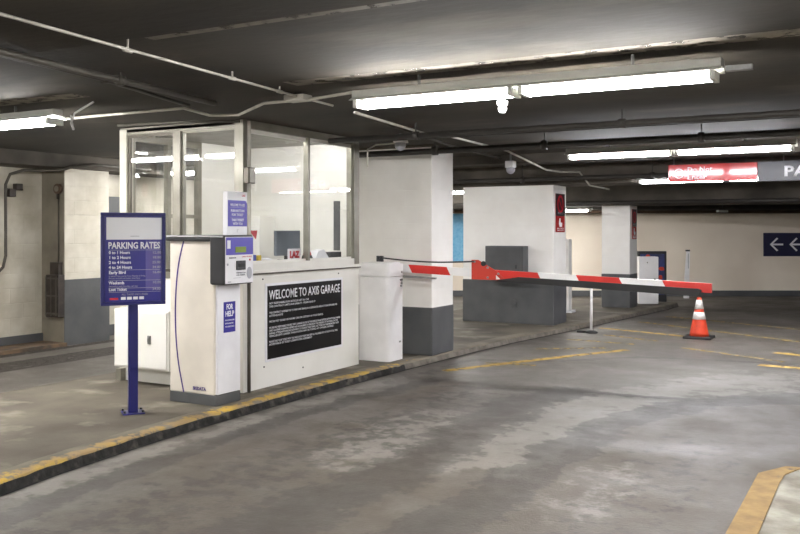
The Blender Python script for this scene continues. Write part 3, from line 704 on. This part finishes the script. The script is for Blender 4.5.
for s_, z, wd in (('In before 9 am, out by 7 pm, Monday to Friday',.232,.33),('Prices include all taxes and fees',.214,.28),('Saturday and Sunday, all day',.149,.26)):
    text(s_, .013, bf, (.066,z), 'text_grey', rs, 'small_lettering', width=wd, out=.0145)
b = MB(bf)
for z in (.448,.286,.200,.138,.106): b.box(.066,.535,.0145,.0155,z,z+.003)
b.build('rule_lines','text_grey',rs)
text('ALL TAXES INCLUDED', .015, bf, (.18,.080), 'text_grey', rs, 'small_lettering', width=.24, out=.0145)
b = MB(bf)
for k in range(4): b.box(.175+k*.055,.218+k*.055,.013,.0155,.045,.068,bev=.001)
b.build('payment_card_marks','paper',rs)
b = MB(bf); b.box(.075,.15,.013,.0155,.045,.062); b.build('red_mark','laz_red',rs)
b = MB(bf); b.box(.26,.34,.016,.0165,.56,.565); b.build('caption_line','text_grey',rs)

# ------------------------------------------------------------------ barrier gate
gt = thing('barrier_gate', (-5.2, 8.93, IZ), 'white barrier gate cabinet with long red and white boom across the lane', 'barrier gate')
GX0, GX1, GY0, GY1 = -5.42, -5.0, 8.72, 9.08
def rounded(x0,x1,y0,y1,r,n=6):
    P=[]
    for cx,cy,a0 in ((x1-r,y0+r,-PI/2),(x1-r,y1-r,0),(x0+r,y1-r,PI/2),(x0+r,y0+r,PI)):
        for k in range(n+1): a=a0+PI/2*k/n; P.append((cx+r*math.cos(a),cy+r*math.sin(a)))
    return P
b = MB(); b.prism(rounded(GX0,GX1,GY0,GY1,.05), 1.05, 'z', IZ); b.build('cabinet','arm_white',gt)
b = MB(); b.prism(rounded(GX0-.004,GX1+.006,GY0-.006,GY1+.006,.05), 1.20, 'z', 1.057); b.prism(rounded(GX0+.02,GX1-.02,GY0+.02,GY1-.02,.05), 1.215, 'z', 1.20); b.build('lid','arm_white',gt)
b = MB(XF((GX1,GY0,0))); 
for z in (1.10,.97): b.tube([(.29,0,z),(.29,.012,z)],.013,10)
b.box(.26,.31,0,.01,1.0,1.02); b.box(.27,.29,0,.012,.93,.95); b.box(.24,.28,.0,.004,.28,.30); b.build('lock','metal',gt)
def armx(px):  # helper values measured along the boom
    return px
def atop(X): return 1.185-.036*(X+5)
arm = MB()
ARMY0, ARMY1, AH = 9.095, 9.14, .094
secs = [(-5.12,-4.95,1),(-4.95,-4.45,0),(-4.45,-3.93,1),(-3.93,-3.35,0),(-3.35,-2.92,1),(-2.92,-2.46,0),(-2.46,-2.02,1),(-2.02,-1.54,0)]
for x0,x1,mi in secs:
    arm.mi = mi; s0 = .05 if x0 > -5.1 else 0; s1 = .05 if x1 < -1.6 else 0
    arm.prism([(x0,atop(x0)),(x1,atop(x1)),(x1+s1,atop(x1)-AH),(x0+s0,atop(x0)-AH)], ARMY1, 'y', ARMY0)
am = arm.build('boom',['red','arm_white'],gt); am['label']='red and white striped boom'
b = MB(); b.prism([(-5.1,1.06),(-4.6,1.06-.02),(-4.6,1.02),(-5.1,1.03)], ARMY1, 'y', ARMY0+.01); b.build('arm_bracket','metal',gt)
b = MB(); X0,X1=-3.56,-1.66
b.prism([(X0,atop(X0)-.058),(X1,atop(X1)-.058),(X1+.03,atop(X1)-.075),(X1,atop(X1)-.135),(X0+.1,atop(X0)-.125),(X0-.25,atop(X0)-.112),(X0-.25,atop(X0)-.098)], ARMY0-.002, 'y', ARMY0-.05); b.build('under_rail','black_rubber',gt)
b = MB(); b.prism([(-4.13,1.255),(-4.05,1.255),(-3.82,1.13),(-3.72,1.035),(-4.13,1.035)], ARMY0-.004, 'y', ARMY0-.014); pl_ = b.build('pivot_plate','plate_red',gt)
for X,z in ((-4.09,1.235),(-3.93,1.06),(-3.93,1.17),(-3.8,1.105)): b = MB(); b.tube([(X,ARMY0-.014,z),(X,ARMY0-.026,z)],.013,10); b.build('bolt','metal',pl_)
b = MB(); b.tube([(-3.97,ARMY0-.03,1.215),(-3.97,ARMY0-.055,1.215)],.028,12); b.build('pivot_wheel','black_rubber',pl_)
b = MB(); b.prism([(-3.83,1.09),(-3.78,1.045),(-3.83,1.04)], ARMY0-.015,'y',ARMY0-.018); b.build('white_triangle','arm_white',pl_)
b = MB(); rod = []
for k in range(17):
    q = k/16; X = -5.31 + q*1.22; rod.append((X, 9.06, 1.262 - .055*math.sin(min(q*1.3,1)*PI/2) + .03*q*q - 0.0))
b.tube(rod,.009,8); b.build('tension_rod','charcoal',gt)
b = MB(); b.box(-5.35,-5.27,9.03,9.07,1.215,1.285,bev=.004); b.tube([(-5.31,9.03,1.262),(-5.31,9.0,1.262)],.018,8); b.build('rod_bracket','charcoal',gt)

# ------------------------------------------------------------------ traffic cone, stanchion
cn = thing('traffic_cone', (-2.46, 13.5, 0), 'orange traffic cone with two white bands on a black base', 'traffic cone')
cc = (-2.46, 13.5)
b = MB(); b.box(cc[0]-.2,cc[0]+.2,cc[1]-.2,cc[1]+.2,0,.035,bev=.01); b.build('base','black_rubber',cn)
def rr(z): return .140-(z-.035)*(.140-.030)/.565
b = MB(); b.lathe([(rr(z),z) for z in (.035,.09,.21,.36,.5,.585)]+[(rr(.6)*.8,.60)],cc,28); b.build('cone_body','orange',cn)
b = MB(); b.lathe([(rr(.28)+.002,.28),(rr(.385)+.002,.385)],cc,28); b.build('reflective_band','cone_white',cn)
b = MB(); b.lathe([(rr(.43)+.002,.43),(rr(.565)+.002,.565)],cc,28); b.build('reflective_band','cone_white',cn)
st = thing('stanchion', (-4.04, 13.35, 0), 'thin white stanchion post on a dark base beside the far kerb', 'stanchion')
b = MB(); b.tube([(-4.04,13.35,.02),(-4.04,13.35,.86)],.021,12); b.build('post','arm_white',st)
b = MB(); b.lathe([(.095,0),(.10,.012),(.07,.035),(.03,.045)],(-4.04,13.35),20); b.box(-4.26,-4.04,13.31,13.37,0,.03); b.build('base','black_rubber',st)

# ------------------------------------------------------------------ things by the columns
t = thing('electrical_cabinet', (-5.41,13.27,.79), 'dark grey metal cabinet on the middle column above its grey base', 'cabinet')
b = MB(); b.box(-5.73,-5.08,13.13,13.372,.79,1.34,bev=.008); b.build('body','grey_paint',t)
b = MB(); b.box(-5.70,-5.11,13.115,13.13,.81,1.32,bev=.004); d = b.build('door','grey_paint',t)
b = MB(); b.box(-5.20,-5.17,13.10,13.115,.98,1.04); b.build('handle','charcoal',d)
b = MB(); b.tube([(-5.33,13.37,.42),(-5.33,13.35,.42)],.05,8); b.box(-5.36,-5.27,13.36,13.37,.33,.37); tag(b.build('conduit_plate','plinth'),'small grey plate with round cover low on the middle column','plate')
def pole_sign(x, y0, y1, z0, z1, lab):
    t = thing('warning_sign', (x, (y0+y1)/2, z0), lab, 'sign', )
    f = XF((x, y0, z0)); W = y1-y0; Hh = z1-z0
    b = MB(f); b.box(0,W,0,.006,0,Hh); b.build('board','red_sign',t)
    b = MB(f); b.box(0,W,.006,.008,Hh*.42,Hh); b.build('dark_field','black_frame',t)
    b = MB(f); n=20; ro, ri = W*.34, W*.24; cx, cz = W/2, Hh*.73
    for k in range(n):
        a0, a1 = 2*PI*k/n, 2*PI*(k+1)/n
        b.quad((cx+ro*math.cos(a0),.009,cz+ro*math.sin(a0)),(cx+ro*math.cos(a1),.009,cz+ro*math.sin(a1)),(cx+ri*math.cos(a1),.009,cz+ri*math.sin(a1)),(cx+ri*math.cos(a0),.009,cz+ri*math.sin(a0)))
    b.prism([(cx-ri*.7-.01,cz+ri*.7),(cx-ri*.7+.01,cz+ri*.7+.01),(cx+ri*.7+.01,cz-ri*.7),(cx+ri*.7-.01,cz-ri*.7-.01)],.010,'y',.0088); b.build('prohibition_ring','laz_red',t)
    b = MB(f); b.prism([(W*.40,Hh*.36),(W*.50,Hh*.36),(W*.50,Hh*.26),(W*.70,Hh*.24),(W*.68,Hh*.14),(W*.42,Hh*.14),(W*.34,Hh*.22)],.008,'y',.006); b.build('figure_mark','text_white',t)
    text('NO', Hh*.05, f, (W*.2,Hh*.47),'text_grey',t,width=W*.6,bold=.02,out=.009)
    text('NOTICE', Hh*.035, f, (W*.15,Hh*.08),'text_white',t,width=W*.7,out=.007); text('PRIVATE', Hh*.03, f, (W*.15,Hh*.035),'text_white',t,width=W*.7,out=.007)
pole_sign(-4.656, 13.46, 13.9, 1.56, 2.18, 'black and red prohibition sign on the side of the middle column')
pole_sign(-4.416, 17.28, 17.62, 1.42, 2.01, 'black and red prohibition sign on the side of the farthest column')
# white cabinet hidden behind the middle column, tall white box by the farthest one
t = thing('white_cabinet', (-5.3,15.9,IZ), 'tall pale cabinet half hidden behind the middle column', 'cabinet')
b = MB(); b.box(-5.9,-5.14,15.6,15.78,IZ+.04,1.43,bev=.01); b.build('body','column_white',t)
b = MB(); b.box(-5.92,-5.08,15.58,15.82,IZ,IZ+.04); b.build('foot','paper',t)
t = thing('barrier_cabinet', (-4.33,18.35,IZ), 'white metal barrier cabinet in front of the blue display board', 'cabinet')
f = frame((-4.33,18.3,0), VR); b = MB(f); b.box(-.2,.2,-.25,.0,IZ,1.05,bev=.012); b.build('body','arm_white',t)
b = MB(f); b.tube([(-.03,0,.93),(-.03,.008,.93)],.012,8); b.box(.10,.14,.0,.008,.55,.60); b.build('lock','charcoal',t)
# blue display board
t = thing('display_board', VD*19.6+VR*5.62, 'black framed blue display board with orange shapes near the far wall', 'display board')
f = frame(VD*19.6+VR*5.62, VR)
b = MB(f); b.box(-.32,.32,-.10,.0,0,1.13,bev=.01); b.build('frame','black_frame',t)
b = MB(f); b.box(-.27,.27,0,.004,.16,1.07); b.build('blue_panel','display_blue',t)
b = MB(f)
for cx,cz,r1,r2 in ((-.10,1.0,.05,.07),(.20,.74,.06,.05),(-.2,.9,.03,.06),(.18,.55,.04,.06)):
    b.prism([(cx+r1*math.cos(2*PI*k/10)*(1+.25*math.sin(3*k)),cz+r2*math.sin(2*PI*k/10)*(1+.2*math.cos(5*k))) for k in range(10)],.008,'y',.004)
b.build('orange_shapes','orange',t)
b = MB(f); b.box(-.13,.12,.004,.007,.93,.97); b.build('white_band','text_white',t)
# tall thin leaning level by the wall
f = frame(VD*20.7+VR*6.72, VR); b = MB(f)
b.prism([(-.05,0),(.07,0),(.08,.6),(.09,1.10),(.02,1.10),(-.02,.6)],.03,'y',-.02); t = b.build('leaning_board','arm_white'); tag(t,'thin white board with black end leaning near the far wall','board')
b = MB(f); b.box(.0,.09,-.025,.036,1.10,1.14); b.box(.045,.055,.0301,.033,.7,1.05); b.build('dark_end','charcoal',t)
# navy arrow sign
t = thing('arrow_sign', WF((9.55,.02,.97)), 'navy direction sign with white left pointing arrows on the far wall', 'sign')
b = MB(WF); b.box(8.79,10.75,.0,.03,.97,1.535,bev=.004); b.build('board','navy',t)
for k in range(3):
    x0 = 8.94 + k*.47; z = 1.255; wd = .035; b = MB(WF)
    b.box(x0+.03,x0+.32,.03,.036,z-wd*.6,z+wd*.6)
    for s in (1,-1): b.prism([(x0,z),(x0+.05,z-s*.0),(x0+.20,z+s*.14),(x0+.165,z+s*.165)],.037,'y',.03)
    b.build('arrow','text_white',t)
# blue poster on the far wall between the columns
t = thing('wall_poster', WF((1.35,.01,.83)), 'light blue poster on the far wall between two columns', 'poster')
b = MB(WF); b.box(1.1,1.56,.0,.015,.83,2.0); b.build('sheet','poster_blue',t)
# ------------------------------------------------------------------ hanging lane signs
def chain(b, p, z0, z1): b.tube([(p[0],p[1],z0),(p[0],p[1],z1)],.006,6)
t = thing('no_entry_sign', (-2.02,11.9,2.23), 'red hanging sign reading Do Not Enter over the lane', 'sign')
SY = 11.9; f = YF((-2.56,SY,2.225))
b = MB(f); b.box(0,1.10,-.02,0,0,.225,bev=.003); b.build('board','red_sign',t)
b = MB(f)
cx, cz, ro, ri = .135,.11,.065,.052
for k in range(24):
    a0,a1 = 2*PI*k/24,2*PI*(k+1)/24
    b.quad((cx+ro*math.cos(a0),.002,cz+ro*math.sin(a0)),(cx+ro*math.cos(a1),.002,cz+ro*math.sin(a1)),(cx+ri*math.cos(a1),.002,cz+ri*math.sin(a1)),(cx+ri*math.cos(a0),.002,cz+ri*math.sin(a0)))
b.box(cx-.04,cx+.04,0,.003,cz-.012,cz+.012); b.build('no_entry_ring','text_white',t)
text('Do Not', .062, f, (.24,.13),'text_white',t,width=.31,bold=.012); text('Enter', .062, f, (.24,.03),'text_white',t,width=.24,bold=.012)
b = MB()
for x in (-2.4,-1.6): b = MB(); chain(b,(x,SY+.01),2.44,CEIL); b.build('hanger','charcoal',t)
t = thing('parking_sign', (-.8,11.9,2.23), 'dark grey hanging sign with white capitals beside the red sign', 'sign')
f = YF((-1.455,SY,2.205)); b = MB(f); b.box(0,1.7,-.02,0,0,.25,bev=.003); b.build('board','dark_sign',t)
text('PARKING', .125, f, (.30,.06),'text_white',t,width=.95,bold=.03)
for x in (-1.3,.1): b = MB(); chain(b,(x,SY+.01),2.44,CEIL); b.build('hanger','charcoal',t)

# ------------------------------------------------------------------ fluorescent fixtures
def fixture(x0, y, z, label, n=2, far=False, L=1.2, RW=.115, group='fluorescent ceiling lamps'):
    W = n*L + (n-1)*.04
    t = thing('fluorescent_lamp', (x0+W/2, y, z), label, 'lamp', group)
    b = MB(); b.box(x0-.03, x0+W+.03, y-.05, y+.05, z+.05, z+.10, bev=.004); b.build('housing','fixture',t)
    b = MB()
    b.prism([(y-RW,z+.026),(y-.04,z+.051),(y+.04,z+.051),(y+RW,z+.026),(y+RW+.002,z+.030),(y+.04,z+.056),(y-.04,z+.056),(y-RW-.002,z+.030)], x0+W+.03, 'x', x0-.03); b.build('reflector','fixture',t)
    for k in range(n):
        a = x0 + k*(L+.04)
        for dy in (-.055,.055):
            b = MB(); b.tube([(a+.03,y+dy,z),(a+L-.03,y+dy,z)],.019,8); b.build('tube','tube_far' if far else 'tube',t)
    for k in range(n):
        a = x0 + k*(L+.04)
        for e in (a, a+L-.03):
            b = MB(); b.box(e, e+.03, y-.080, y+.080, z-.024, z+.03); b.build('lamp_holder','fixture',t)
    for q in (.2,.8):
        b = MB(); b.box(x0+W*q-.008, x0+W*q+.008, y-.008, y+.008, z+.10, CEIL); b.build('mounting_bracket','metal',t)
fixture(-3.22, 5.2, 2.45, 'bright twin tube ceiling lamp nearest overhead, before the booth', L=1.165, RW=.085)
fixture(-3.32, 10.1, 2.45, 'second ceiling lamp above the barrier boom', far=True)
fixture(-3.22, 13.06, 2.30, 'third ceiling lamp behind the red hanging sign', far=True)
fixture(.6, 13.06, 2.30, 'ceiling lamp of a row outside the picture', far=True)
fixture(-8.32, 4.85, 2.46, 'ceiling lamp over the left lane near the cream wall')
fixture(-9.60, 10.1, 2.45, 'ceiling lamp beyond the booth, seen through its side windows')
fixture(-9.5, 15.35, 2.32, 'ceiling lamp seen between the two white columns')
fixture(-6.85, 18.6, 2.02, 'small ceiling lamp visible between the middle and farthest columns', n=1)
# the same rows go on behind the viewer and over the neighbouring lanes
OT = 'ceiling lamp of a row outside the picture'
for x0,y in ((-3.28,.3),(-8.25,-.4),(-3.28,-4.4),(1.8,.3),(1.8,5.2),(3.0,-4.4)): fixture(x0,y,2.45,OT)
# end bracket of the near lamp
b = MB(); b.box(-.80,-.66,5.16,5.2,2.47,2.50); tag(b.build('strut','metal'),'small grey metal strut at the end of the nearest lamp','bracket')
b = MB(); b.tube([(-5.70,4.85,2.5),(-5.66,4.83,2.42),(-5.68,4.86,2.39),(-5.71,4.86,2.44),(-5.68,4.87,2.52),(-5.5,4.9,2.60)],.008,6); tag(b.build('lamp_wire','arm_white'),'curled white wire at the end of the left lane lamp','wire')

# ------------------------------------------------------------------ pipes and conduits on the ceiling
def pipe(name, pts, r, m, lab, cat='pipe', fit=()):
    b = MB(); b.tube(pts, r, 10); t = b.build(name, m); tag(t, lab, cat)
    if fit:
        for p, d in fit:
            b = MB(); p = Vector(p); d = Vector(d).normalized(); b.tube([p-d*.03, p+d*.03], r*1.5, 10)
            b.tube([p, (p.x,p.y,CEIL)], .007, 6)
            b.build('hanger_clip', m, t)
    return t
X1=(1,0,0)
pipe('ceiling_pipe', [(-5.0,7.5,2.50),(6,7.5,2.50)], .028, 'pipe_dark', 'nearer dark ceiling pipe crossing the lane beyond the bright lamp', fit=[((x,7.5,2.5),X1) for x in (-4,-2,0)])
pipe('ceiling_pipe', [(-4.95,8.0,2.54),(6,8.0,2.54)], .02, 'pipe_dark', 'thin dark ceiling pipe just beyond the nearer one')
pipe('sprinkler_pipe', [(-6.0,8.95,2.49),(-4.7,8.95,2.49),(6,8.75,2.49)], .035, 'pipe_dark', 'thick dark sprinkler pipe passing the top of the nearest column', fit=[((x,8.9,2.49),X1) for x in (-4.5,-3.2,-1.6,.2)])
pipe('ceiling_pipe', [(-9.5,12.9,2.38),(6,12.9,2.38)], .035, 'pipe_dark', 'dark pipe in front of the beam over the middle column', fit=[((x,12.9,2.38),X1) for x in (-5,-3,-1)])
pipe('ceiling_pipe', [(-8.0,16.7,2.12),(6,16.7,2.12)], .04, 'pipe_dark', 'dark pipe before the farthest column top')
b = MB(WF); b.tube([(-6,.95,2.02),(12,.95,2.02)],.035,10); tag(b.build('ceiling_pipe','pipe_brown'),'brown pipe along the top of the far wall','pipe')
b = MB(WF); b.tube([(-6,1.3,2.12),(12,1.3,2.12)],.06,10); tag(b.build('ceiling_pipe','pipe_dark'),'thick dark pipe above the brown pipe at the far wall','pipe')
Z=2.565
pipe('conduit', [(-3.3,1.2,Z-.01),(-3.49,2.58,Z-.01),(-3.87,5.42,Z+.02),(-3.9,5.9,Z+.02)], .0085, 'conduit', 'long pale conduit running from upper left towards the booth', 'conduit', fit=[((-3.61,3.45,Z-.005),(0,1,0)),((-3.745,4.48,Z+.01),(0,1,0)),((-3.827,5.1,Z+.015),(0,1,0))])
pipe('conduit', [(-4.1,2.4,Z-.03),(-4.18,3.09,Z-.02),(-4.4,4.14,Z),(-4.55,5.24,Z)], .022, 'conduit_dark', 'thick dusty conduit, upper of the dark pair', 'conduit', fit=[((-4.4,4.14,Z),(0,1,0))])
pipe('conduit', [(-4.2,2.6,Z-.03),(-4.25,3.14,Z-.02),(-4.48,4.09,Z),(-4.82,5.24,Z)], .013, 'conduit_dark', 'thin dusty conduit, lower of the dark pair', 'conduit', fit=[((-4.48,4.09,Z),(0,1,0))])
pipe('conduit', [(-5.7,4.95,Z),(-6.32,5.32,Z),(-4.95,5.32,Z),(-5.06,5.76,Z),(-4.83,5.86,Z),(-4.22,5.42,Z),(-3.78,5.42,Z),(-3.35,5.3,Z)][1:], .012, 'conduit', 'thin pale conduit stepping around between the two nearest lamps', 'conduit')
b = MB(); b.box(-3.98,-3.80,5.35,5.47,2.555,2.60,bev=.005); tag(b.build('junction_box','conduit'),'small flat ceiling box where the pale conduits meet','electrical box')
pipe('conduit', [(-3.88,6.2,Z),(-4.12,8.0,Z),(-4.0,8.25,Z),(-4.1,10.05,Z)], .012, 'conduit', 'white conduit running towards the middle column, nearer length', 'conduit')
pipe('conduit', [(-4.1,10.05,Z),(-4.25,11.9,Z-.12),(-4.3,12.7,Z-.1),(-4.1,12.95,2.47),(-4.02,13.2,2.28),(-4.0,14.2,2.26)], .013, 'conduit', 'white conduit kinked below the beam by the middle column', 'conduit')
pipe('conduit', [(-3.95,6.3,Z+.01),(-4.47,9.22,Z+.01),(-4.8,12.5,Z+.01)], .012, 'conduit_dark', 'dusty conduit between the ceiling cameras', 'conduit')
pipe('conduit', [(-6.3,5.9,Z),(-5.6,6.0,Z),(-5.1,6.2,Z)], .012, 'conduit_dark', 'thin dusty conduit above the booth side window', 'conduit')
pipe('conduit', [(-5.15,8.50,2.3),(-5.15,8.50,2.5),(-5.1,8.6,2.56),(-4.7,8.62,2.57),(-4.55,8.3,2.57)], .010, 'conduit', 'pale wire loop from the booth corner to the ceiling camera', 'conduit')
# left wall conduits
pipe('conduit', [(-10.28,7.55,1.02),(-10.28,7.64,1.10),(-10.28,7.68,1.25),(-10.28,7.68,2.2),(-10.27,7.74,2.34),(-10.22,7.9,2.40),(-9.85,8.2,2.40),(-9.70,8.25,2.44),(-9.66,8.6,2.50),(-9.68,9.7,2.50)], .02, 'conduit_dark', 'conduit climbing the cream wall and turning along the ceiling', 'conduit')
t = thing('junction_box', (-10.25,7.9,1.98), 'pair of small dark fittings on the cream wall beside the conduit', 'electrical box')
b = MB(); b.box(-10.35,-10.25,7.72,7.82,2.04,2.14,bev=.005); b.box(-10.35,-10.27,7.84,7.94,2.14,2.22,bev=.005); b.box(-10.33,-10.29,7.70,7.96,2.13,2.15); b.build('housing','dark_box',t)
t = thing('alarm_bell', (-10.0,8.29,2.1), 'round brown alarm device hanging on the wall pier', 'alarm')
b = MB(YF((-9.99,8.31,2.16))); b.tube([(0,0,0),(0,.05,0)],.07,16); b.build('bell','pipe_brown',t)
b = MB(YF((-9.99,8.31,2.16))); b.tube([(0,.05,0),(0,.06,0)],.04,16); b.build('centre','pier_side',t)
b = MB(); b.tube([(-9.99,8.28,2.10),(-9.99,8.28,2.02)],.02,8); b.build('tail','dark_box',t)
pipe('conduit', [(-9.99,8.29,2.02),(-9.99,8.29,1.12)], .01, 'conduit_dark', 'thin cord between the alarm and the dark box', 'conduit')
t = thing('utility_box', (-10.0,8.25,.38), 'dark brown utility box with bars on the side of the pier', 'box')
b = MB(); b.box(-10.14,-9.89,8.2,8.313,.40,.98,bev=.006); b.build('case','dark_box',t)
b = MB(); b.box(-10.10,-9.93,8.24,8.313,.98,1.15); b.build('upper_case','dark_box',t)
b = MB()
for x in (-10.12,-10.02,-9.92): b.box(x-.008,x+.008,8.185,8.2,.42,.96)
for z in (.44,.68,.92): b.box(-10.13,-9.90,8.182,8.198,z,z+.02)
b.build('bars','conduit_dark',t)

# ------------------------------------------------------------------ ceiling cameras and sensors
def dome(x, y, z, lab):
    t = thing('security_camera', (x,y,z), lab, 'camera', )
    b = MB(); b.box(x-.06,x+.06,y-.06,y+.06,z+.03,z+.12,bev=.01); b.build('housing','arm_white',t)
    b = MB(); b.lathe([(.055,z+.03),(.062,z+.01),(.055,z-.02),(.035,z-.045),(.005,z-.055)],(x,y),20); o = b.build('dome','text_grey',t); o['label'] = 'grey dome'
    b = MB(); b.box(x-.01,x+.01,y-.01,y+.01,z+.12,CEIL); b.build('stem','metal',t)
dome(-4.56,8.2,2.49,'white dome camera under the ceiling at the nearest column')
dome(-4.45,11.05,2.40,'white dome camera under the ceiling before the middle column')
t = thing('motion_sensor', (-2.19,5.30,2.34), 'small white round sensor hanging under the nearest lamp', 'sensor')
b = MB(); b.tube([(-2.19,5.30,2.478),(-2.19,5.30,2.42)],.014,8); b.build('stem','arm_white',t)
b = MB(); b.lathe([(.012,2.43),(.034,2.42),(.036,2.395),(.022,2.39),(.03,2.375),(.02,2.345),(.004,2.34)],(-2.19,5.30),16); b.build('head','arm_white',t)
f = frame(VD*18.9+VR*6.92+Vector((0,0,2.0)), (VR+VD*.4)); b = MB(f); b.box(-.13,.13,-.04,.04,-.02,.03,bev=.008); t=b.build('small_lamp','fixture'); tag(t,'small pale lamp unit hanging before the far wall','lamp')
b = MB(f); b.tube([(0,0,.03),(0,0,.62)],.008,6); b.build('stem','charcoal',t)
